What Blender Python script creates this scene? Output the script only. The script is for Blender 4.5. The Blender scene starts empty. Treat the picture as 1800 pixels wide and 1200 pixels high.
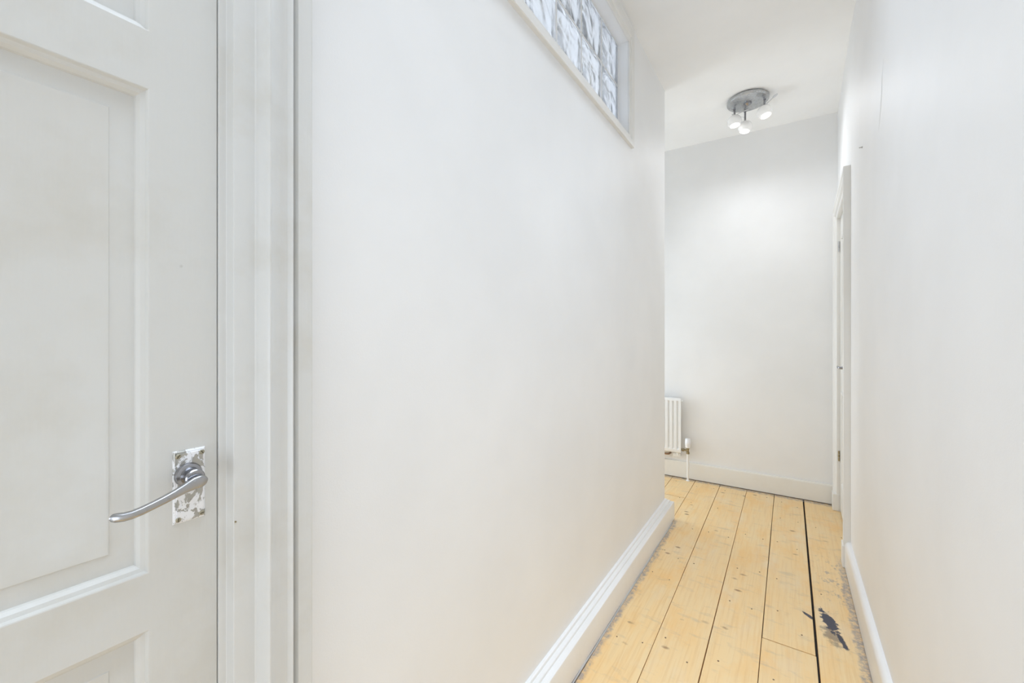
import bpy, bmesh, math, random
from mathutils import Vector, Matrix
random.seed(4)
S = bpy.context.scene
C = S.collection
R = math.radians

# ------------------------------------------------------------------ camera
cd = bpy.data.cameras.new('camera'); cam = bpy.data.objects.new('camera', cd); C.objects.link(cam)
cam.location = (0, 0, 1.25); cam.rotation_euler = (R(90), 0, R(33.73))
cd.lens = 14.56; cd.sensor_width = 36; cd.shift_y = -10/1800; cd.clip_start = .02
S.camera = cam
# ------------------------------------------------------------------ world (overcast daylight outside)
w = bpy.data.worlds.new('world'); S.world = w; w.use_nodes = True
bgn = w.node_tree.nodes['Background']
bgn.inputs[0].default_value = (.80, .88, 1, 1); bgn.inputs[1].default_value = 2.1
# ------------------------------------------------------------------ fill lights
def area(name, loc, rot, sx, sy, power, col=(1, 1, 1)):
    l = bpy.data.lights.new(name, 'AREA'); l.shape = 'RECTANGLE'; l.size = sx; l.size_y = sy
    l.energy = power; l.color = col
    o = bpy.data.objects.new(name, l); C.objects.link(o); o.location = loc; o.rotation_euler = rot
    return o
area('hall_fill', (-.2, -1.85, .80), (R(106), 0, 0), .92, 1.3, 12.8, (.755, .865, 1))               # unseen fill added in front of the closed end wall behind the camera
area('recess_fill', (-2.3, 3.38, .8), (R(90), 0, R(-90)), .85, 1.4, 15.2, (.735, .865, 1))           # fill panel added in the hidden side recess to light the far end
top_fill = area('overhead_fill', (-.2, .6, 2.885), (0, 0, 0), .7, 2.8, 12.6, (.72, .835, .98))                  # soft fill panel added just under the solid ceiling, above the frame
top_fill.data.spread = R(80)
# ------------------------------------------------------------------ exposure
S.view_settings.view_transform = 'Standard'; S.view_settings.look = 'None'
S.view_settings.gamma = 1; S.view_settings.use_curve_mapping = False
S.view_settings.exposure = 0.07
S.cycles.max_bounces = 16; S.cycles.diffuse_bounces = 12; S.cycles.transmission_bounces = 12

# ------------------------------------------------------------------ helpers
def obj(name, bm, mat, parent=None, smooth=False, bevel=0, kind=None, label=None, cat=None, autos=None):
    bmesh.ops.recalc_face_normals(bm, faces=bm.faces)
    me = bpy.data.meshes.new(name); bm.to_mesh(me); bm.free()
    if smooth:
        for p in me.polygons: p.use_smooth = True
    if autos:
        me.set_sharp_from_angle(angle=R(autos))
    me.materials.append(mat)
    o = bpy.data.objects.new(name, me); C.objects.link(o)
    if parent: o.parent = parent
    if bevel:
        m = o.modifiers.new('bevel', 'BEVEL'); m.width = bevel; m.segments = 2; m.limit_method = 'ANGLE'; m.angle_limit = R(40)
    if kind: o['kind'] = kind
    if label: o['label'] = label
    if cat: o['category'] = cat
    return o
def empty(name, loc, label, cat, kind=None, group=None):
    o = bpy.data.objects.new(name, None); C.objects.link(o); o.location = loc; o.empty_display_size = .05
    o['label'] = label; o['category'] = cat
    if kind: o['kind'] = kind
    if group: o['group'] = group
    bpy.context.view_layer.update()
    return o
def off(bm, root):          # geometry written in world metres, stored relative to its thing's base
    bmesh.ops.translate(bm, verts=bm.verts, vec=-Vector(root.location)); return bm
def box(bm, x0, x1, y0, y1, z0, z1):
    v = [bm.verts.new((x, y, z)) for x in (x0, x1) for y in (y0, y1) for z in (z0, z1)]
    for f in ((0,1,3,2),(4,6,7,5),(0,4,5,1),(2,3,7,6),(0,2,6,4),(1,5,7,3)): bm.faces.new([v[i] for i in f])
    return bm
def hexa(bm, p):            # p: 4 plan corners (x,y), z0, z1
    q, z0, z1 = p
    a = [bm.verts.new((x, y, z0)) for x, y in q]; b = [bm.verts.new((x, y, z1)) for x, y in q]
    bm.faces.new(a[::-1]); bm.faces.new(b)
    n = len(q)
    for i in range(n): bm.faces.new((a[i], a[(i+1) % n], b[(i+1) % n], b[i]))
    return bm
def sweep(bm, paths, closed=False, cap=True):
    """paths: list of rings (each a list of Vectors, one per profile point) joined in turn"""
    rs = [[bm.verts.new(p) for p in r] for r in paths]
    n = len(rs[0]); m = len(rs)
    for i in range(m if closed else m-1):
        a, b = rs[i], rs[(i+1) % m]
        for j in range(n-1): bm.faces.new((a[j], a[j+1], b[j+1], b[j]))
    if cap and not closed:
        for r in (rs[0], rs[-1]):
            try: bm.faces.new(r)
            except ValueError: pass
    return bm
def tube(bm, pts, rad, seg=12, sx=1.0, sy=1.0, up=Vector((0,0,1))):
    pts = [Vector(p) for p in pts]
    if not isinstance(rad, (list, tuple)): rad = [rad]*len(pts)
    rings = []
    for i, p in enumerate(pts):
        d = (pts[min(i+1, len(pts)-1)] - pts[max(i-1, 0)]).normalized()
        u = up if abs(d.dot(up)) < .95 else Vector((0, 1, 0))
        a = d.cross(u).normalized(); b = a.cross(d).normalized()
        rings.append([bm.verts.new(p + rad[i]*(math.cos(t)*a*sx + math.sin(t)*b*sy)) for t in [2*math.pi*k/seg for k in range(seg)]])
    for i in range(len(rings)-1):
        for k in range(seg): bm.faces.new((rings[i][k], rings[i][(k+1)%seg], rings[i+1][(k+1)%seg], rings[i+1][k]))
    bm.faces.new(rings[0]); bm.faces.new(rings[-1])
    return bm
def lathe(bm, prof, mat4=None, seg=24):
    """prof: (radius, height) pairs round z, then moved by mat4"""
    mat4 = mat4 or Matrix()
    rings = []
    for r, z in prof:
        if r < 1e-6: rings.append([bm.verts.new(mat4 @ Vector((0, 0, z)))])
        else: rings.append([bm.verts.new(mat4 @ Vector((r*math.cos(2*math.pi*k/seg), r*math.sin(2*math.pi*k/seg), z))) for k in range(seg)])
    for a, b in zip(rings, rings[1:]):
        for k in range(seg):
            q = [a[k % len(a)], a[(k+1) % len(a)], b[(k+1) % len(b)], b[k % len(b)]]
            q2 = []
            for v in q:
                if v not in q2: q2.append(v)
            if len(q2) > 2: bm.faces.new(q2)
    for r in (rings[0], rings[-1]):
        if len(r) > 1: bm.faces.new(r)
    return bm
def along(origin, d):
    q = Vector(d).normalized().to_track_quat('Z', 'Y')
    return Matrix.Translation(Vector(origin)) @ q.to_matrix().to_4x4()

# ------------------------------------------------------------------ materials
class NT:
    def __init__(s, name):
        s.m = bpy.data.materials.new(name); s.m.use_nodes = True; s.t = s.m.node_tree
        s.b = s.t.nodes['Principled BSDF']
    def n(s, typ, **kw):
        nd = s.t.nodes.new('ShaderNode' + typ)
        for k, v in kw.items():
            if k.startswith('i_'):
                key = k[2:].replace('_', ' ')
                nd.inputs[int(key) if key.isdigit() else key].default_value = v
            else: setattr(nd, k, v)
        return nd
    def l(s, a, b): s.t.links.new(a, b)
    def coord(s, scale=(1,1,1), rand=False, out='Object'):
        tc = s.n('TexCoord'); mp = s.n('Mapping'); mp.inputs['Scale'].default_value = scale
        if rand:
            oi = s.n('ObjectInfo'); cm = s.n('VectorMath', operation='MULTIPLY_ADD')
            cx = s.n('CombineXYZ'); s.l(oi.outputs['Random'], cx.inputs[0]); s.l(oi.outputs['Random'], cx.inputs[1])
            s.l(cx.outputs[0], cm.inputs[0]); cm.inputs[1].default_value = (17, 41, 0); s.l(tc.outputs[out], cm.inputs[2])
            s.l(cm.outputs[0], mp.inputs[0])
        else: s.l(tc.outputs[out], mp.inputs[0])
        return mp.outputs[0]
    def noise(s, vec, scale, detail=3, rough=.5, dist=0):
        nd = s.n('TexNoise'); s.l(vec, nd.inputs['Vector'])
        nd.inputs['Scale'].default_value = scale; nd.inputs['Detail'].default_value = detail
        nd.inputs['Roughness'].default_value = rough; nd.inputs['Distortion'].default_value = dist
        return nd.outputs['Fac']
    def ramp(s, fac, stops):
        nd = s.n('ValToRGB'); cr = nd.color_ramp
        while len(cr.elements) < len(stops): cr.elements.new(.5)
        for e, (p, c) in zip(cr.elements, stops):
            e.position = p; e.color = (c, c, c, 1) if isinstance(c, (int, float)) else (*c, 1)
        s.l(fac, nd.inputs[0]); return nd.outputs[0]
    def mix(s, fac, a, b, mode='MIX'):
        nd = s.n('Mix', data_type='RGBA', blend_type=mode)
        for i, v in ((0, fac), (6, a), (7, b)):
            if isinstance(v, (int, float)): nd.inputs[i].default_value = v
            elif isinstance(v, tuple): nd.inputs[i].default_value = (*v, 1)
            else: s.l(v, nd.inputs[i])
        return nd.outputs[2]
    def math(s, op, a, b=0, c=0, clamp=False):
        nd = s.n('Math', operation=op, use_clamp=clamp)
        for i, v in enumerate((a, b, c)):
            if isinstance(v, (int, float)): nd.inputs[i].default_value = v
            else: s.l(v, nd.inputs[i])
        return nd.outputs[0]
    def smooth(s, v, a, b):
        nd = s.n('MapRange', interpolation_type='SMOOTHSTEP'); s.l(v, nd.inputs[0])
        nd.inputs[1].default_value = a; nd.inputs[2].default_value = b
        if a > b:
            nd.inputs[1].default_value = b; nd.inputs[2].default_value = a
            nd.inputs[3].default_value = 1; nd.inputs[4].default_value = 0
        return nd.outputs[0]
    def bump(s, h, strength, dist=.002, prev=None):
        nd = s.n('Bump'); nd.inputs['Strength'].default_value = strength; nd.inputs['Distance'].default_value = dist
        s.l(h, nd.inputs['Height'])
        if prev is not None: s.l(prev, nd.inputs['Normal'])
        return nd.outputs[0]
    def out(s, col=None, rough=None, nor=None, **kw):
        for k, v in (('Base Color', col), ('Roughness', rough), ('Normal', nor)):
            if v is None: continue
            if isinstance(v, (int, float)): s.b.inputs[k].default_value = v
            elif isinstance(v, tuple): s.b.inputs[k].default_value = (*v, 1)
            else: s.l(v, s.b.inputs[k])
        for k, v in kw.items(): s.b.inputs[k.replace('_', ' ')].default_value = v
        return s.m

def emulsion(name, col, var=.012, rough=.55, grain=260):
    t = NT(name); v = t.coord()
    big = t.noise(v, 2.2, 4, .55); fine = t.noise(v, grain, 2)
    c2 = tuple(c*(1-var*4) for c in col)
    c = t.mix(t.ramp(big, [(.35, 0), (.7, 1)]), c2, col)
    med = t.noise(v, 9, 3)
    nb = t.bump(med, .25, .004); nb = t.bump(fine, .12, .001, nb)
    return t.out(c, rough, nb)
WALL = emulsion('wall_emulsion', (.885, .885, .885))
WALLF = emulsion('far_wall_emulsion', (.865, .864, .86))
CEIL = emulsion('ceiling_emulsion', (.93, .928, .92), rough=.8)

def gloss_paint(name, col, dirt=(.55, .52, .45), amt=.25, rough=.32, stretch=(60, 60, 4), marks=0):
    t = NT(name); v = t.coord(stretch); vo = t.coord()
    brush = t.noise(v, 4, 3, .6); blot = t.noise(vo, 6, 5, .6)
    c = t.mix(t.math('MULTIPLY', t.ramp(blot, [(.5, 0), (.75, 1)]), amt), col, dirt)
    if marks:
        sp = t.n('TexVoronoi'); t.l(vo, sp.inputs['Vector']); sp.inputs['Scale'].default_value = 16
        g = t.math('MULTIPLY', t.ramp(sp.outputs['Distance'], [(.02, 1), (.05, 0)]), t.ramp(t.noise(vo, 7, 1), [(.55, 0), (.6, 1)]))
        c = t.mix(t.math('MULTIPLY', g, marks), c, (.25, .22, .17))
    nb = t.bump(brush, .35, .0006); nb = t.bump(t.noise(vo, 30, 3), .3, .002, nb)
    return t.out(c, rough, nb)
DOORP = gloss_paint('door_paint', (.655, .65, .625), (.50, .45, .35), .30, .45, marks=.6)
ARCHP = gloss_paint('architrave_paint', (.69, .69, .675), (.50, .45, .35), .34, .33)
SKIRT = gloss_paint('skirting_paint', (.84, .84, .84), (.7, .68, .64), .2, .3, (60, 4, 60))
SKIRTF = gloss_paint('cream_skirting_paint', (.80, .78, .73), (.68, .63, .54), .25, .35, (4, 60, 60))
TRIMW = gloss_paint('window_trim_paint', (.80, .79, .765), (.62, .57, .48), .2, .35)
DOORW = gloss_paint('white_door_paint', (.78, .77, .74), (.7, .66, .6), .15, .35)
RADP = NT('radiator_enamel').out((.84, .84, .83), .28)
PLAST = NT('white_plastic').out((.86, .87, .9), .4)
MORTAR = NT('white_mortar').out((.80, .81, .82), .8)
def metal(name, col, rough, scale=40):
    t = NT(name); v = t.coord()
    r = t.ramp(t.noise(v, scale, 3), [(.3, rough*.8), (.7, rough*1.3)])
    return t.out(col, r, Metallic=1.0)
CHROME = metal('satin_chrome', (.42, .42, .43), .26)
CHROMED = metal('worn_chrome', (.36, .36, .38), .2)
BRASS = metal('tarnished_brass', (.34, .28, .17), .45)
COPPER = metal('dull_copper', (.38, .25, .17), .45)
STEEL = metal('brushed_steel', (.62, .62, .63), .3)
DARK = NT('dark_gap').out((.03, .027, .024), .9)
SCREW = metal('old_screw', (.42, .39, .30), .4, 300)
def flaked():
    t = NT('flaking_plate_paint'); v = t.coord((1, 1, .7))
    n = t.noise(v, 70, 5, .62, .6)
    m = t.ramp(n, [(.455, 0), (.47, 1)])
    c = t.mix(m, (.46, .45, .42), (.86, .86, .88))
    grime = t.ramp(t.noise(v, 200, 3), [(.62, 0), (.7, 1)])
    c = t.mix(t.math('MULTIPLY', grime, .5), c, (.22, .2, .16))
    t.l(t.math('MULTIPLY', t.math('SUBTRACT', 1, m), .85), t.b.inputs['Metallic'])
    return t.out(c, .35, t.bump(m, .8, .0006))
FLAKE = flaked()
def glassblock():
    t = NT('wavy_block_glass'); v = t.coord((1, 1, 1), rand=True)
    n = t.noise(v, 11, 1, .4, 1.1)
    t.out((.96, .98, 1), .22, t.bump(n, .42, .02), Transmission_Weight=1.0, IOR=1.45)
    return t.m
GLASS = glassblock()
def emis(name, col, st):
    t = NT(name); return t.out(col, .3, Emission_Color=(*col, 1), Emission_Strength=st)
LAMP = emis('lit_lamp_glass', (1, .99, .97), 2.5)
PEARL = NT('pearl_glass').out((.86, .855, .845), .14, Coat_Weight=.6, Emission_Color=(1, .98, .96, 1), Emission_Strength=.10)

def floorwood():
    t = NT('sanded_pine_board')
    v = t.coord(rand=True); w0 = t.coord()
    sep = t.n('SeparateXYZ'); t.l(w0, sep.inputs[0]); X, Y = sep.outputs[0], sep.outputs[1]
    g1 = t.noise(t.coord((1, .045, 1), True), 90, 4, .6, .3)
    g2 = t.noise(t.coord((1, .10, 1), True), 22, 3, .5, .8)
    col = t.mix(t.ramp(g2, [(.3, 0), (.7, 1)]), (.86, .60, .29), (.84, .64, .36))
    col = t.mix(t.math('MULTIPLY', t.ramp(g1, [(.47, 0), (.70, 1)]), .42), col, (.68, .41, .17))
    # board to board shift
    oi = t.n('ObjectInfo')
    col = t.mix(t.math('MULTIPLY', oi.outputs['Random'], .35), col, (.76, .58, .34))
    # worn pale patches
    pale = t.ramp(t.noise(t.coord((1, .5, 1)), 5, 4, .6), [(.52, 0), (.72, 1)])
    col = t.mix(t.math('MULTIPLY', pale, .55), col, (.80, .68, .50))
    # orange patches
    org = t.ramp(t.noise(t.coord((1, .5, 1), True), 7, 4, .6), [(.5, 0), (.66, 1)])
    col = t.mix(t.math('MULTIPLY', org, .5), col, (.84, .50, .17))
    # small cross marks and knots
    vo = t.n('TexVoronoi'); t.l(t.coord((7, 12, 1), True), vo.inputs['Vector']); vo.inputs['Scale'].default_value = 1
    vs = t.n('SeparateColor'); t.l(vo.outputs['Color'], vs.inputs[0])
    kn = t.math('MULTIPLY', t.ramp(t.math('ADD', vo.outputs['Distance'], t.math('MULTIPLY', t.noise(w0, 60, 2), .10)), [(.10, 1), (.19, 0)]), t.ramp(vs.outputs[0], [(.45, 0), (.49, 1)]))
    col = t.mix(t.math('MULTIPLY', kn, .85), col, (.24, .12, .06))
    # faint grey smears across the boards
    sm = t.ramp(t.noise(t.coord((.8, 2.2, 1), True), 9, 4, .65), [(.57, 0), (.70, 1)])
    col = t.mix(t.math('MULTIPLY', sm, .35), col, (.42, .35, .28))
    # old grey paint and dirt along the skirtings
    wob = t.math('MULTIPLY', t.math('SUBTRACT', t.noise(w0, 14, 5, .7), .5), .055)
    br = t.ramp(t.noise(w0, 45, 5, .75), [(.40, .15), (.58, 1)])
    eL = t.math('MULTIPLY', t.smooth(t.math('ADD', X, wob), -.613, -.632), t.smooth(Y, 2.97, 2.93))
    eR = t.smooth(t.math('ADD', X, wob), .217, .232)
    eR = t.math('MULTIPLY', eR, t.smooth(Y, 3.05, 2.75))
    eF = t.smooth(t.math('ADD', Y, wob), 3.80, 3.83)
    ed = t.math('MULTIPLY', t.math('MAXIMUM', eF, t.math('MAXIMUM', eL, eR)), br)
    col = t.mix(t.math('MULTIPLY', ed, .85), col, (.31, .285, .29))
    # scuffs on the board beside the right wall
    sc = t.math('MULTIPLY', t.ramp(t.noise(t.coord((1, .6, 1)), 26, 5, .7), [(.56, 0), (.63, 1)]), t.math('MULTIPLY', t.smooth(X, .08, .17), t.math('MULTIPLY', t.smooth(Y, 2.25, 2.5), t.smooth(Y, 3.1, 2.9))))
    col = t.mix(t.math('MULTIPLY', sc, .65), col, (.30, .26, .26))
    # blue-black paint stain, from (.125,2.37) to (.185,2.14), and a short streak over the gap
    def blob(cx, cy, ax, ay, ang, lo, hi, nz=.8):
        mp = t.n('Mapping', vector_type='TEXTURE'); t.l(w0, mp.inputs[0])
        mp.inputs['Location'].default_value = (cx, cy, 0); mp.inputs['Rotation'].default_value = (0, 0, ang); mp.inputs['Scale'].default_value = (ax, ay, 1)
        sp = t.n('SeparateXYZ'); t.l(mp.outputs[0], sp.inputs[0])
        d = t.math('SQRT', t.math('ADD', t.math('MULTIPLY', sp.outputs[0], sp.outputs[0]), t.math('MULTIPLY', sp.outputs[1], sp.outputs[1])))
        d = t.math('ADD', d, t.math('MULTIPLY', t.math('SUBTRACT', t.noise(w0, 38, 4, .65), .5), nz*2))
        return t.smooth(d, hi, lo)
    s1 = blob(.150, 2.275, .025, .090, .22, .80, 1.05, 1.0)
    s2 = blob(.074, 2.276, .032, .010, -.8, .7, 1.1, .5)
    s3 = blob(.182, 2.165, .011, .065, .25, .7, 1.1, 1.0)
    s4 = t.math('MULTIPLY', blob(.152, 2.18, .032, .07, .2, .5, 1.3, 1.3), .6)
    st = t.math('MAXIMUM', t.math('MAXIMUM', s1, s2), t.math('MAXIMUM', s3, s4))
    col = t.mix(t.math('MULTIPLY', st, .98), col, (.035, .04, .07))
    nb = t.bump(g1, .35, .0008)
    return t.out(col, .42, nb)
WOOD = floorwood()

# ================================================================== the setting
ZC = 2.90           # ceiling height
# ---- floor: dark void below, boards as parts
bm = bmesh.new(); box(bm, -2.4, .5, -2.0, 4.0, -.12, -.022)
floor = obj('floor', bm, DARK, kind='structure', label='bare sanded pine floorboards of the narrow corridor', cat='floor')
joints = [(-2.30, -2.32), (-2.11, -2.13), (-1.92, -1.94), (-1.735, -1.755), (-1.55, -1.57), (-1.365, -1.385), (-1.18, -1.20), (-1.0, -1.02), (-.825, -.855), (-.640, -.668), (-.452, -.476), (-.269, -.281), (-.092, -.093), (.0925, .094), (.30, .33)]
cuts = {8: [3.40], 11: [.6], 12: [2.005], 9: [.2], 10: [-.4], 4: [3.3], 6: [3.5]}
YA, YB = -2.0, 3.88
def jx(j, y):       # joints fan out a little towards the far wall: first value at y=1.2, second at y=3.85
    a, b = joints[j]; return a + (b-a)*(max(y, 0)-1.2)/2.65
for i in range(len(joints)-1):
    ys = [YA] + cuts.get(i, []) + [YB]
    if i < 8: ys[0] = 2.9
    for a, b in zip(ys, ys[1:]):
        gl = .0045 if i == 13 else .0016; gr = .0045 if i == 12 else .0016
        if i == 12 and a < 1: gr = .003
        a2, b2 = a + .0028, b - .0028
        dz = random.uniform(-.0012, .0)
        bm = bmesh.new()
        n = 4; L = []; Rr = []
        for k in range(n+1):
            y = a2 + (b2-a2)*k/n
            L.append((jx(i, y)+gl+random.uniform(-.0008, .0006), y)); Rr.append((jx(i+1, y)-gr+random.uniform(-.0006, .0008), y))
        hexa(bm, (Rr + L[::-1], -.022, dz))
        obj('floorboard', bm, WOOD, floor, bevel=.0012)
# nail heads along the joists, too small to pick apart
bm = bmesh.new()
for jy in (1.30, 1.72, 2.17, 2.50, 2.93, 3.33, 3.70):
    for i in range(8, 14):
        for q in (.22, .78):
            if random.random() < .3: continue
            y = jy + random.uniform(-.07, .07); x = jx(i, y)*(1-q) + jx(i+1, y)*q + random.uniform(-.012, .012)
            if y > 3.82 or (x < -.64 and y < 2.98): continue
            lathe(bm, [(random.uniform(.0025, .0045), -.002), (.0032, .0004), (0, .0005)], Matrix.Translation((x, y, 0)), 8)
obj('nail_heads', bm, NT('rusty_nail').out((.20, .12, .07), .6), floor, kind='stuff')

# ---- walls
def slab_x(bm, x0, x1, ys, zs, holes):
    """wall slab between x0 and x1, cells of the ys/zs grid, leaving out those inside a hole (y0,y1,z0,z1)"""
    for a, b in zip(ys, ys[1:]):
        for c, d in zip(zs, zs[1:]):
            my, mz = (a+b)/2, (c+d)/2
            if any(h[0] < my < h[1] and h[2] < mz < h[3] for h in holes): continue
            box(bm, x0, x1, a, b, c, d)
    bmesh.ops.remove_doubles(bm, verts=bm.verts, dist=1e-5)
    # drop the doubled inner faces between neighbouring cells
    seen = {}
    for f in bm.faces:
        seen.setdefault(tuple(sorted(v.index for v in f.verts)), []).append(f)
    bm.verts.index_update(); seen = {}
    for f in bm.faces: seen.setdefault(tuple(sorted(v.index for v in f.verts)), []).append(f)
    dl = [f for fs in seen.values() if len(fs) > 1 for f in fs]
    if dl: bmesh.ops.delete(bm, geom=dl, context='FACES')
    return bm
WL, CY = -.70, 2.92                     # left wall face, its far corner
WY0, WY1, WZ0, WZ1 = .71, 2.155, 2.305, 2.80    # glass block opening
bm = bmesh.new()
slab_x(bm, WL-.14, WL, [-2, -.53, .28, WY0, WY1, CY], [-.02, 2.05, WZ0, WZ1, ZC+.02], [(-.53, .28, -1, 2.05), (WY0, WY1, WZ0, WZ1)])
obj('wall_left', bm, WALL, kind='structure', label='smooth white wall between the near door and the far corner', cat='wall', bevel=.004)
bm = bmesh.new(); box(bm, -2.4, WL-.14, CY-.14, CY, -.02, ZC+.02)
obj('wall_recess', bm, WALL, kind='structure', label='white return wall of the side recess', cat='wall')
bm = bmesh.new(); box(bm, -2.5, -2.4, CY-.14, 4.0, -.02, ZC+.02)
obj('wall_side', bm, WALL, kind='structure', label='white end wall of the side recess', cat='wall')
# far wall, a touch out of square
def fy(x): return 3.878       # its face
bm = bmesh.new(); hexa(bm, ([(-2.5, fy(-2.5)), (.40, fy(.40)), (.40, 4.05), (-2.5, 4.05)], -.02, ZC+.05))
obj('wall_far', bm, WALLF, kind='structure', label='plain white far wall above the radiator', cat='wall')
# right wall: straight to the door, then drifting out slightly
WR, DY0, DY1, DZ = .277, 2.93, 3.745, 2.085
def rx(y): return WR + max(0, y-2.85)*.024
bm = bmesh.new()
hexa(bm, ([(WR, -2), (WR, 2.85), (rx(DY0-.015), DY0-.015), (.40, DY0-.015), (.40, -2)], -.02, ZC+.02))
hexa(bm, ([(rx(DY1+.015), DY1+.015), (rx(3.9), 3.9), (.40, 3.9), (.40, DY1+.015)], -.02, ZC+.02))
hexa(bm, ([(rx(DY0-.015), DY0-.015), (rx(DY1+.015), DY1+.015), (.40, DY1+.015), (.40, DY0-.015)], DZ+.015, ZC+.02))
wr = obj('wall_right', bm, WALL, kind='structure', label='plain white wall along the right of the corridor', cat='wall')
bm = bmesh.new(); box(bm, -.9, .45, -2.1, -2.0, -.02, ZC+.02)
obj('wall_near', bm, WALL, kind='structure', label='white wall behind the viewpoint', cat='wall')
bm = bmesh.new()
hexa(bm, ([(-2.5, -2.1), (.45, -2.1), (.45, 4.05), (-2.5, 4.05)], ZC, ZC+.1))
for v in bm.verts:
    if v.co.x < -2 and v.co.y > 3 and v.co.z < ZC+.05: v.co.z += .03
obj('ceiling', bm, CEIL, kind='structure', label='white painted ceiling', cat='ceiling')
# outside room behind the blocks: left open to the daylight

# plaster ridge and small fixings on the right wall
bm = bmesh.new()
tube(bm, [(WR+.0006, 1.93, 2.22), (WR+.0002, 1.955, 2.17), (WR, 1.96, 2.12), (WR+.0003, 1.985, 2.06), (WR+.001, 2.03, 2.00)], [.0012, .002, .0022, .002, .001], 8)
obj('plaster_ridge', bm, WALL, wr, smooth=True)
bm = bmesh.new(); lathe(bm, [(.0045, 0), (.0045, .0015), (.002, .003), (.002, .012), (0, .0125)], along((WR, 2.43, 2.10), (-1, 0, 0)), 10)
obj('wall_plug', bm, NT('grey_plug').out((.42, .4, .38), .6), smooth=False, label='tiny grey screw plug left high in the right wall', cat='wall plug')

# ---- skirtings (profile: projection from wall, height)
def skirting(name, pts, prof, mat, label):
    """pts: plan points with per-point outward direction (mitre vector)"""
    bm = bmesh.new()
    sweep(bm, [[Vector((p[0]+d[0]*a, p[1]+d[1]*a, z)) for a, z in prof] for p, d in pts])
    return obj(name, bm, mat, kind='structure', label=label, cat='skirting board', smooth=True, autos=25)
LP = [(-.004, .004), (-.004, .142), (.008, .1425), (.0115, .141), (.013, .137), (.014, .1335), (.026, .131), (.0285, .129), (.029, .1255), (.030, .123), (.044, .1195), (.049, .1165), (.051, .111), (.052, .004)]
skirting('baseboard_left', [((WL, .3922), (1, 0)), ((WL, CY), (1, 1)), ((-2.4, CY), (0, 1))], LP, SKIRT, 'white stepped skirting board along the left wall')
skirting('baseboard_left', [((WL, -2.0), (1, 0)), ((WL, -.652), (1, 0))], LP, SKIRT, 'white stepped skirting board before the near door')
RP = [(-.004, .004), (-.004, .143), (.006, .1435), (.012, .142), (.017, .138), (.021, .132), (.0235, .126), (.0245, .118), (.025, .004)]
skirting('baseboard_right', [((WR, -2.0), (-1, 0)), ((rx(2.852), 2.852), (-1, 0))], RP, SKIRT, 'white round-topped skirting board along the right wall')
FP = [(-.006, .004), (-.006, .146), (.010, .1465), (.016, .144), (.019, .139), (.020, .133), (.020, .007), (.014, .007), (.014, .004)]
skirting('baseboard_far', [((-2.4, fy(-2.4)), (0, -1)), ((.296, fy(.296)), (0, -1))], FP, SKIRTF, 'cream skirting board along the far wall')
# grey sealant bead at the foot of the left skirting
bm = bmesh.new()
n = 26
pp = []
for k in range(n+1):
    y = .40 + (2.90-.40)*k/n
    pp.append((WL+.0535+random.uniform(-.001, .0015), y, .001+random.uniform(-.001, .001)))
tube(bm, pp, [random.uniform(.0025, .0050) for _ in pp], 6)
obj('sealant_bead', bm, NT('grey_sealant').out((.50, .49, .48), .5), bpy.data.objects['baseboard_left'], smooth=True)

# ---- door furniture, panels
def door_panel(bm, x, s, y0, y1, z0, z1, rings):
    """stepped rectangular rings; s is the side the face looks to, rings (inset, depth behind face)"""
    prev = None
    for ins, dep in rings:
        xx = x - s*dep
        r = [bm.verts.new((xx, a, b)) for a, b in ((y0+ins, z0+ins), (y1-ins, z0+ins), (y1-ins, z1-ins), (y0+ins, z1-ins))]
        if prev:
            for k in range(4): bm.faces.new((prev[k], prev[(k+1)%4], r[(k+1)%4], r[k]))
        prev = r
    bm.faces.new(prev)
    return bm
def frame_holes(x0, x1, ys, zs, holes):
    bm = bmesh.new(); return slab_x(bm, x0, x1, ys, zs, holes)

# =============================== door_1, near left
DX = -.710                          # its face
d1 = empty('door_1', (DX-.02, -.50, 0), 'off-white panelled door at the left with a chrome lever handle', 'door', kind='structure')
y_in, y_out = (-.055, .1893), (-.40, -.155)
zrows = [(.20, .856), (.935, 1.578), (1.658, 1.93)]
bm = frame_holes(DX-.04, DX, [-.52, -.42+.0, -.155, -.055, .1893, .2704], [.008, .20, .856, .935, 1.578, 1.658, 1.93, 2.04],
    [(a, b, c, d) for (a, b) in ((-.42, -.155), y_in) for (c, d) in zrows])
off(bm, d1); obj('door_leaf', bm, DOORP, d1, bevel=.0018)
RG = [(-.001, .001), (0.000, .0015), (.0015, .0045), (.006, .0065), (.0095, .0105), (.0105, .0140), (.031, .0140), (.0345, .0136), (.0355, .0128), (.0370, .0128), (.0390, .0133)]
for (a, b) in ((-.42, -.155), y_in):
    for (c, d) in zrows:
        bm = bmesh.new(); door_panel(bm, DX, 1, a, b, c, d, RG)
        off(bm, d1); obj('door_panel', bm, DOORP, d1, smooth=True, autos=20)
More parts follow.
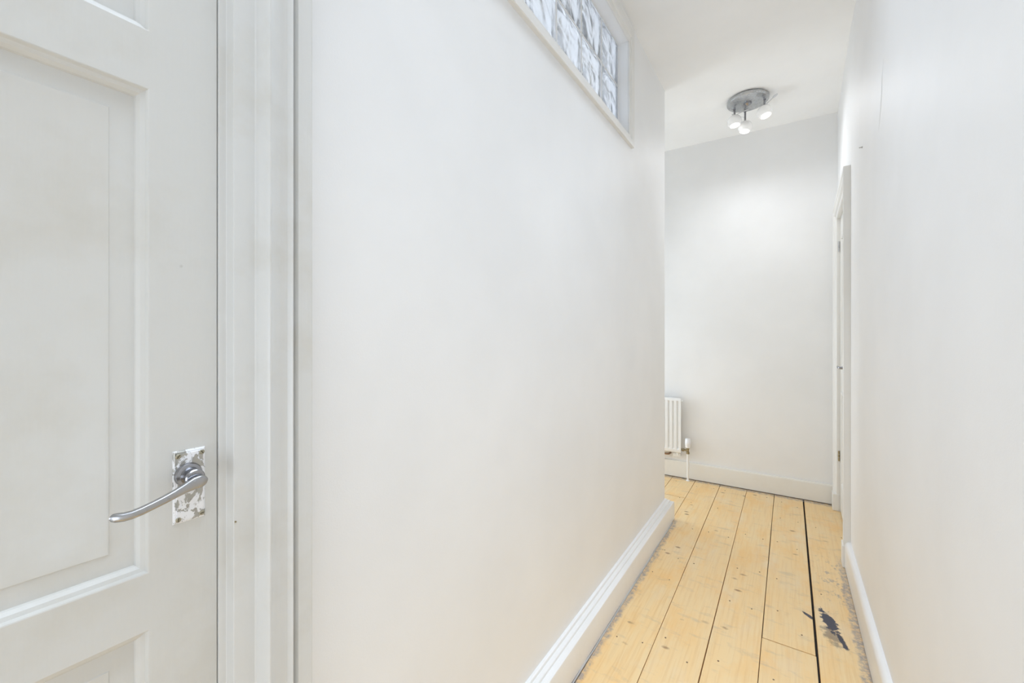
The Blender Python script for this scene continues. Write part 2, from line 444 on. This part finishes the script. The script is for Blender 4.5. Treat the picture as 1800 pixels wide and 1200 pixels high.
# lever handle
hd_y, hd_z = .2325, 1.0545
bm = bmesh.new()
door_panel(bm, DX+.0045, 1, .2165, .2540, .9880, 1.0885, [(-.0006, .0048), (0, .0035), (.0018, .0022), (.0030, .0022), (.0038, .0), ])
off(bm, d1); plate = obj('handle_plate', bm, FLAKE, d1, label='flaking painted metal backplate')
for (sy, sz) in ((.2212, .9940), (.2490, .9945), (.2212, 1.0820), (.2490, 1.0825)):
    bm = bmesh.new(); m = along((DX+.0044, sy, sz), (1, 0, 0)); lathe(bm, [(.0034, 0), (.0034, .0006), (.0026, .0012), (0, .0013)], m, 14)
    off(bm, d1); o = obj('screw', bm, SCREW, None); o.parent = plate
    bm = bmesh.new(); rot = random.uniform(0, 3); c_, s_ = math.cos(rot), math.sin(rot)
    a = Vector((DX+.0058, sy, sz)); u = Vector((0, c_, s_))*.0026; v = Vector((0, -s_, c_))*.0004
    q = [bm.verts.new(a+k) for k in (u+v, u-v, -u-v, -u+v)]; bm.faces.new(q)
    bmesh.ops.solidify(bm, geom=bm.faces[:], thickness=.0002)
    off(bm, d1); o = obj('screw_slot', bm, DARK, None); o.parent = plate
bm = bmesh.new()
lathe(bm, [(.0165, 0), (.0165, .0025), (.0150, .005), (.0115, .0062), (.0108, .0075), (.0104, .012), (.0104, .018), (.0114, .020), (.0114, .0255), (.0100, .027)], along((DX+.0045, hd_y, hd_z), (1, 0, 0)), 32)
off(bm, d1); rose = obj('rose', bm, CHROMED, d1, smooth=True, autos=35, label='dark worn chrome rose and spindle neck')
# the lever: a flattened scroll bar leaving the neck and dropping to a flicked tip
bm = bmesh.new()
ctl = [(-.652, .2460, 1.0535, .0052), (-.651, .2435, 1.0542, .0078), (-.650, .2385, 1.0545, .0088), (-.650, .2330, 1.0538, .0086), (-.6505, .2265, 1.0520, .0074), (-.651, .2190, 1.0497, .0062), (-.651, .2080, 1.0462, .0055),
       (-.651, .1950, 1.0424, .0052), (-.652, .1820, 1.0388, .0051), (-.653, .1700, 1.0357, .0051), (-.655, .1610, 1.0336, .0052), (-.658, .1530, 1.0326, .0053), (-.662, .1455, 1.0328, .0054), (-.6645, .1420, 1.0332, .0046), (-.6655, .1408, 1.0334, .0025)]
ctl = [(a-.023, .1485+(b-.1408)*.884, 1.0495+(c-1.0540)*1.06, r) for a, b, c, r in ctl]
rings = []
for i, (a, b, c, r) in enumerate(ctl):
    p = Vector((a, b, c)); q0 = Vector(ctl[max(i-1, 0)][:3]); q1 = Vector(ctl[min(i+1, len(ctl)-1)][:3])
    d = (q1-q0).normalized(); sx = d.cross(Vector((1, 0, 0))).normalized(); nx = sx.cross(d).normalized()
    th = .0052 if 0 < i < 13 else .003
    if r < .006: th = .0050 if i < 13 else .003
    rings.append([bm.verts.new(p + sx*r*math.copysign(abs(math.cos(t))**.75, math.cos(t)) + nx*th*math.copysign(abs(math.sin(t))**.75, math.sin(t))) for t in [2*math.pi*k/20 for k in range(20)]])
for i in range(len(rings)-1):
    for k in range(20): bm.faces.new((rings[i][k], rings[i][(k+1)%20], rings[i+1][(k+1)%20], rings[i+1][k]))
bm.faces.new(rings[0]); bm.faces.new(rings[-1])
off(bm, d1); lev = obj('lever', bm, CHROME, d1, smooth=True, autos=50, label='curved satin chrome lever')

# architrave of door_1 (offset from opening edge, projection from wall)
def surround(name, x, s, y0, y1, z1, prof, mat, label, z0=.0, xfun=None):
    bm = bmesh.new()
    xf = xfun or (lambda y: x)
    rr = []
    for (sy, top) in ((0, 0), (0, 1), (1, 1), (1, 0)):
        rr.append([Vector(((xf(y0-o) if sy == 0 else xf(y1+o)) + s*p, (y0-o) if sy == 0 else (y1+o), (z1+o) if top else z0)) for o, p in prof])
    sweep(bm, rr)
    return obj(name, bm, mat, kind='structure', label=label, cat='architrave', smooth=True, autos=28)
AP = [(-.0005, -.045), (-.0005, -.0075), (.0005, -.0068), (.0085, -.0050), (.0092, .0165), (.0100, .0178), (.0375, .0190), (.0395, .0205), (.0405, .0290), (.0445, .0360), (.0460, .0415), (.0480, .0440), (.0500, .0440), (.0515, .0415),
      (.0530, .0375), (.0600, .0350), (.0700, .0350), (.0780, .0370), (.0815, .0410), (.0830, .0430), (.0845, .0430), (.0858, .0400), (.0870, .0335), (.0880, .0290), (.0920, .0285), (.0935, .0350), (.0955, .0378), (.1170, .0385), (.1190, .0375), (.1200, .0350), (.1205, -.002)]
surround('trim_1', WL, 1, -.5215, .2715, 2.046, AP, ARCHP, 'moulded off-white architrave around the near door')
bm = bmesh.new(); lathe(bm, [(.0013, -.0005), (.0013, .0006), (0, .0008)], along((WL+.0178+.0006, .283, .9745), (1, 0, 0)), 8)
obj('nail_head', bm, BRASS, bpy.data.objects['trim_1'])

# =============================== window_1, glass blocks
win = empty('window_1', (WL, WY0, WZ0), 'row of wavy glass blocks set high in the left wall', 'window', kind='structure')
bm = bmesh.new()
# casing round the opening: narrow side and bottom strips, deep head strip
def casing(bm, prof):       # prof (t along the strip width 0..1, projection)
    wid = dict(side=.050, bot=.052, top=.085)
    cs = [(WY0, WZ0, -wid['side'], -wid['bot']), (WY1, WZ0, wid['side'], -wid['bot']), (WY1, WZ1, wid['side'], wid['top']), (WY0, WZ1, -wid['side'], wid['top'])]
    sweep(bm, [[Vector((WL+p, y+wy*t, z+wz*t)) for t, p in prof] for (y, z, wy, wz) in cs], closed=True)
casing(bm, [(-.04, -.002), (-.04, .004), (0, .006), (.30, .007), (.34, .012), (.42, .014), (.80, .016), (.97, .016), (1.0, .013), (1.0, -.002)])
off(bm, win); obj('window_casing', bm, TRIMW, win, smooth=True, autos=25)
bm = bmesh.new(); GX = WL-.052
PY, PZ = .2365, .2225
gz0 = WZ1 - 2*PZ
# mortar grid with a thicker sill bed under the lowest row
for k in range(7):
    y = WY1 - k*PY + (.0 if k else -.004); box(bm, GX-.062, GX-.004, y-.006, y+.006, WZ0, WZ1)
for k in range(3):
    z = WZ1 - k*PZ; box(bm, GX-.062, GX-.0045, WY0, WY1, z-.0055, z+.0055)
box(bm, GX-.062, GX-.005, WY0, WY1, WZ0, gz0)
off(bm, win); obj('mortar_grid', bm, MORTAR, win)
gb = None
for r in range(2):
    for k in range(6):
        yb = WY1 - k*PY; zt = WZ1 - r*PZ
        if yb - PY < WY0-.04: continue
        c = Vector((GX-.035, yb-PY/2, zt-PZ/2))
        if gb is None:
            bm = bmesh.new()
            n = 8; hy, hz, hx = PY/2-.007, PZ/2-.0065, .036
            # pillowed faces front and back
            grid = {}
            for sd in (1, -1):
                for a in range(n+1):
                    for b in range(n+1):
                        u, v_ = a/n*2-1, b/n*2-1
                        e = max(abs(u), abs(v_))
                        dx = hx if e < .9 else hx-.006
                        grid[sd, a, b] = bm.verts.new((sd*dx, u*hy, v_*hz))
                for a in range(n):
                    for b in range(n):
                        f = (grid[sd, a, b], grid[sd, a+1, b], grid[sd, a+1, b+1], grid[sd, a, b+1])
                        bm.faces.new(f if sd > 0 else f[::-1])
            ring = [(a, 0) for a in range(n)] + [(n, b) for b in range(n)] + [(a, n) for a in range(n, 0, -1)] + [(0, b) for b in range(n, 0, -1)]
            for i in range(len(ring)):
                p, q = ring[i], ring[(i+1) % len(ring)]
                bm.faces.new((grid[1, *q], grid[1, *p], grid[-1, *p], grid[-1, *q]))
            gb = obj('glass_block', bm, GLASS, win, smooth=True, autos=40); o = gb
        else:
            o = gb.copy(); C.objects.link(o); o.parent = win
        o.location = c - Vector(win.location)

# =============================== door_2, far right
d2 = empty('door_2', (.31, DY0, 0), 'white panelled door at the far right end of the corridor', 'door', kind='structure')
X2 = .292
def skew(bm):
    for v in bm.verts: v.co.x += (v.co.y-DY0)*.018
    return bm
rows2 = [(.22, .86), (1.04, 1.93)]
cols2 = [(DY0+.115, (DY0+DY1)/2-.05), ((DY0+DY1)/2+.05, DY1-.115)]
bm = frame_holes(X2, X2+.035, [DY0+.003, cols2[0][0], cols2[0][1], cols2[1][0], cols2[1][1], DY1-.003], [.01, .22, .86, 1.04, 1.93, DZ-.004], [(a, b, c, d) for a, b in cols2 for c, d in rows2])
off(skew(bm), d2); obj('door_leaf', bm, DOORW, d2, bevel=.0015)
for a, b in cols2:
    for c, d in rows2:
        bm = bmesh.new(); door_panel(bm, X2, -1, a, b, c, d, [(-.001, .001), (0, -.003), (.006, -.006), (.014, -.003), (.02, .010), (.022, .012)])
        off(skew(bm), d2); obj('door_panel', bm, DOORW, d2, smooth=True, autos=25)
hy2, hz2 = DY0+.06, 1.068
bm = bmesh.new(); box(bm, X2-.006, X2+.001, hy2-.02, hy2+.02, hz2-.075, hz2+.045)
off(skew(bm), d2); obj('handle_plate', bm, STEEL, d2, bevel=.0015)
bm = bmesh.new(); tube(bm, [(X2, hy2, hz2), (X2-.040, hy2, hz2), (X2-.052, hy2+.006, hz2), (X2-.055, hy2+.02, hz2), (X2-.056, hy2+.06, hz2-.002), (X2-.054, hy2+.105, hz2+.001)], [.008, .008, .0075, .007, .005, .0055], 12)
off(skew(bm), d2); obj('lever', bm, CHROMED, d2, smooth=True)
for hz in (1.885, .395):
    bm = bmesh.new()
    for k in range(3):
        lathe(bm, [(.006, 0), (.006, .022)], Matrix.Translation((X2-.008, DY1+.001, hz-.036+k*.025)), 10)
    off(skew(bm), d2); obj('hinge', bm, STEEL if hz > 1 else BRASS, d2)
AP2 = [(0, -.05), (0, .012), (.004, .016), (.020, .018), (.024, .024), (.034, .030), (.040, .031), (.046, .026), (.056, .025), (.062, .031), (.076, .032), (.079, .030), (.080, -.002)]
surround('trim_2', 0, -1, DY0, DY1, DZ, AP2, DOORW, 'white moulded architrave around the far right door', xfun=rx)
for (ya, yb) in ((DY0-.084, DY0+.002), (DY1-.002, DY1+.084)):
    bm = bmesh.new(); hexa(bm, ([(rx(ya)-.036, ya), (rx(yb)-.036, yb), (rx(yb)+.002, yb), (rx(ya)+.002, ya)], .001, .12))
    obj('plinth_block', bm, DOORW, bpy.data.objects['trim_2'], bevel=.004)
# blocking panel behind door_2's opening (the dark room beyond the gap)
bm = bmesh.new(); box(bm, .345, .40, DY0-.014, DY1+.014, 0, DZ+.014); obj('wall_doorway', bm, DOORW, kind='structure', label='closed back of the far right doorway', cat='wall')

# =============================== radiator
RX1, RX0 = -.774, -1.71
ry = fy(-1.2) - .085            # front face
rad = empty('radiator', ((RX0+RX1)/2, ry+.02, 0), 'white ribbed panel radiator on the far wall beside the corner', 'radiator')
def rfront(x): return fy(x) - .083
bm = bmesh.new()
z0, z1 = .232, .708
pitch = .0365; n = int((RX1-RX0-.02)/pitch); N = n*8
cols = []
# plan line of the pressed sheet: rounded ribs proud, flutes sunk, flat end margins; rows along z fade the flutes out top and bottom
zr = [(z0, 0), (z0+.006, 0), (z0+.030, 0), (z0+.042, 1), (z0+.06, 1), (z1-.055, 1), (z1-.036, 1), (z1-.024, 0), (z1-.006, 0), (z1, 0)]
xs = [RX0, RX0+.002] + [RX0+.012+k*pitch/8 for k in range(N+1)] + [RX1-.002, RX1]
for i, x in enumerate(xs):
    ph = (x-RX0-.012)/pitch
    w_ = 0 if i in (0, 1, len(xs)-1, len(xs)-2) or ph > n-.001 else max(0, math.cos(2*math.pi*(ph-.5)))**.6 if math.cos(2*math.pi*(ph-.5)) > 0 else 0
    edge = .004 if i in (0, len(xs)-1) else 0
    cols.append([bm.verts.new((x, rfront(x)+.013*w_*f+edge+(.004 if j in (0, len(zr)-1) else 0), z)) for j, (z, f) in enumerate(zr)])
for a, b in zip(cols, cols[1:]):
    for j in range(len(zr)-1): bm.faces.new((a[j], a[j+1], b[j+1], b[j]))
off(bm, rad); fp = obj('front_panel', bm, RADP, rad, smooth=True, autos=45)
if sum(p.normal.y*p.area for p in fp.data.polygons) > 0: fp.data.flip_normals()
md = fp.modifiers.new('sheet', 'SOLIDIFY'); md.thickness = .0015; md.offset = -1
bm = bmesh.new(); hexa(bm, ([(RX0+.004, rfront(RX0)+.017), (RX1-.006, rfront(RX1)+.017), (RX1-.006, rfront(RX1)+.032), (RX0+.004, rfront(RX0)+.032)], z0+.004, z1-.004))
off(bm, rad); obj('water_channel', bm, RADP, rad, bevel=.004)
for x in (RX0+.12, RX1-.12):
    bm = bmesh.new(); box(bm, x-.012, x+.012, rfront(x)+.030, fy(x)-.0005, .30, .66)
    off(bm, rad); obj('wall_bracket', bm, RADP, rad)
bm = bmesh.new(); lathe(bm, [(.010, 0), (.010, .012), (.007, .014), (.007, .020), (0, .0202)], along((RX1-.008, rfront(RX1)+.016, z1-.026), (1, 0, 0)), 12)
off(bm, rad); obj('bleed_valve', bm, RADP, rad)
bm = bmesh.new(); lathe(bm, [(.011, 0), (.011, .010), (.008, .014), (.008, .024), (0, .0242)], along((RX1-.030, rfront(RX1)+.016, z0+.002), (0, 0, -1)), 12)
off(bm, rad); obj('drain_plug', bm, RADP, rad)
bm = bmesh.new(); box(bm, RX1-.075, RX1-.012, rfront(RX1)+.034, fy(RX1)-.0005, .188, .222)
off(bm, rad); obj('foot_bracket', bm, RADP, rad, bevel=.004)
# thermostatic valve to the right
vx = -.722; vy = rfront(vx)+.018
bm = bmesh.new()
tube(bm, [(RX1-.01, vy, .262), (vx-.018, vy, .262), (vx, vy, .262)], [.009, .009, .010], 12)
lathe(bm, [(.013, -.030), (.013, -.012), (.009, -.010), (.010, .012), (.012, .014), (.012, .026)], Matrix.Translation((vx, vy, .262)), 14)
lathe(bm, [(.0135, 0), (.0135, .014)], along((RX1+.006, vy, .262), (1, 0, 0)), 6)
off(bm, rad); obj('valve_body', bm, BRASS, rad, smooth=True, autos=35)
bm = bmesh.new(); lathe(bm, [(.015, .284), (.021, .288), (.0215, .305), (.0240, .309), (.0240, .338), (.0225, .342), (.0220, .358), (.018, .364), (0, .365)], Matrix.Translation((vx, vy, 0)), 24)
off(bm, rad); vh = obj('valve_head', bm, PLAST, rad, smooth=True, autos=35)
bm = bmesh.new(); tube(bm, [(vx, vy, .235), (vx, vy, .0)], .0085, 12)
lathe(bm, [(.0155, .0), (.0155, .004), (.0085, .007)], Matrix.Translation((vx, vy, 0)), 16)
off(bm, rad); obj('supply_pipe', bm, RADP, rad, smooth=True, autos=40)
# copper pipe lying along the skirting under the radiator
bm = bmesh.new(); tube(bm, [(-1.75, fy(-1.75)-.055, .204), (-.90, fy(-.9)-.055, .204), (-.885, fy(-.9)-.048, .204), (-.880, fy(-.9)-.002, .204)], .0085, 12)
off(bm, rad); obj('copper_pipe', bm, COPPER, rad, smooth=True, label='dull copper pipe under the radiator')

# =============================== ceiling light
PC = Vector((-.238, 3.325, ZC))
cl = empty('ceiling_light', PC, 'three-globe chrome spotlight cluster on the corridor ceiling', 'ceiling light')
bm = bmesh.new(); lathe(bm, [(.128, .0), (.130, -.003), (.130, -.016), (.1265, -.021), (.118, -.0225), (0, -.0225)], None, 48)
obj('ceiling_plate', bm, metal('plate_steel', (.50, .51, .52), .28), cl, smooth=True, autos=30)
bm = bmesh.new(); lathe(bm, [(.026, -.0225), (.024, -.032), (.012, -.040), (.006, -.044), (0, -.045)], None, 24)
obj('centre_boss', bm, CHROMED, cl, smooth=True, autos=40)
heads = [((-.324, 3.372), .072, (.10, -.10, -1), (.75, .15, .25)), ((-.137, 3.342), .072, (.25, -.15, -1), (.80, -.46, .40)), ((-.262, 3.440), .102, (-.12, -.12, -1), (-.80, -.20, .38))]
for (hx_, hy_), drop, aim, st in heads:
    base = Vector((hx_, hy_, 0)) - Vector((PC.x, PC.y, 0))
    top = base + Vector((0, 0, -.020)); jn = base + Vector((0, 0, -.020-(drop-.028)))
    gc = base + Vector((0, 0, -.020-drop-.016)); 
    bm = bmesh.new(); tube(bm, [top, top+Vector((0, 0, -.003)), top+Vector((0, 0, -.0031)), jn], [.011, .011, .0065, .0065], 14); lathe(bm, [(0, .006), (.006, .004), (.008, 0), (.006, -.004), (0, -.006)], Matrix.Translation(jn), 12)
    obj('arm', bm, CHROMED, cl, smooth=True, autos=35)
    d = Vector(aim).normalized(); m = along(gc, d)
    bm = bmesh.new(); rr = .047
    prof = [(0, -rr)] + [(rr*math.cos(a), rr*math.sin(a)) for a in [R(-80+8*k) for k in range(16)]] 
    prof = [p for p in prof if p[1] < .030] + [(rr*math.cos(R(40)), .0302), (rr*math.cos(R(40))-.004, .0302), (rr*math.cos(R(40))-.005, .026)]
    lathe(bm, prof, m, 32)
    sh = obj('globe_shade', bm, PEARL, cl, smooth=True, autos=40)
    bm = bmesh.new(); lathe(bm, [(.0290, .0240), (.027, .030), (.021, .0345), (.011, .037), (0, .0375)], m, 24)
    o = obj('bulb', bm, LAMP, None, smooth=True); o.parent = sh
    # thin steering stalk with a flat paddle
    s = Vector(st).normalized(); a = jn + Vector((0, 0, .026 if drop > .1 else 0)); b = a + s*.062
    bm = bmesh.new(); tube(bm, [a, b], .0021, 8)
    side = s.cross(Vector((0, 0, 1))).normalized(); nrm = s.cross(side).normalized()
    n = 16; c = b + s*.016
    f0 = [bm.verts.new(c + s*.018*math.cos(2*math.pi*k/n) + side*.011*math.sin(2*math.pi*k/n) + nrm*.0012) for k in range(n)]
    f1 = [bm.verts.new(v.co - nrm*.0024) for v in f0]
    bm.faces.new(f0); bm.faces.new(f1[::-1])
    for k in range(n): bm.faces.new((f0[k], f0[(k+1)%n], f1[(k+1)%n], f1[k]))
    obj('stalk', bm, STEEL, cl)
    l = bpy.data.lights.new('globe_lamp', 'SPOT'); l.energy = 6; l.color = (.93, .955, 1); l.spot_size = R(165); l.spot_blend = 1; l.shadow_soft_size = .03
    lo = bpy.data.objects.new('globe_lamp', l); C.objects.link(lo); lo.parent = sh
    lo.matrix_parent_inverse = Matrix()
    lo.location = gc + d*.052; lo.rotation_euler = d.to_track_quat('-Z', 'Y').to_euler()
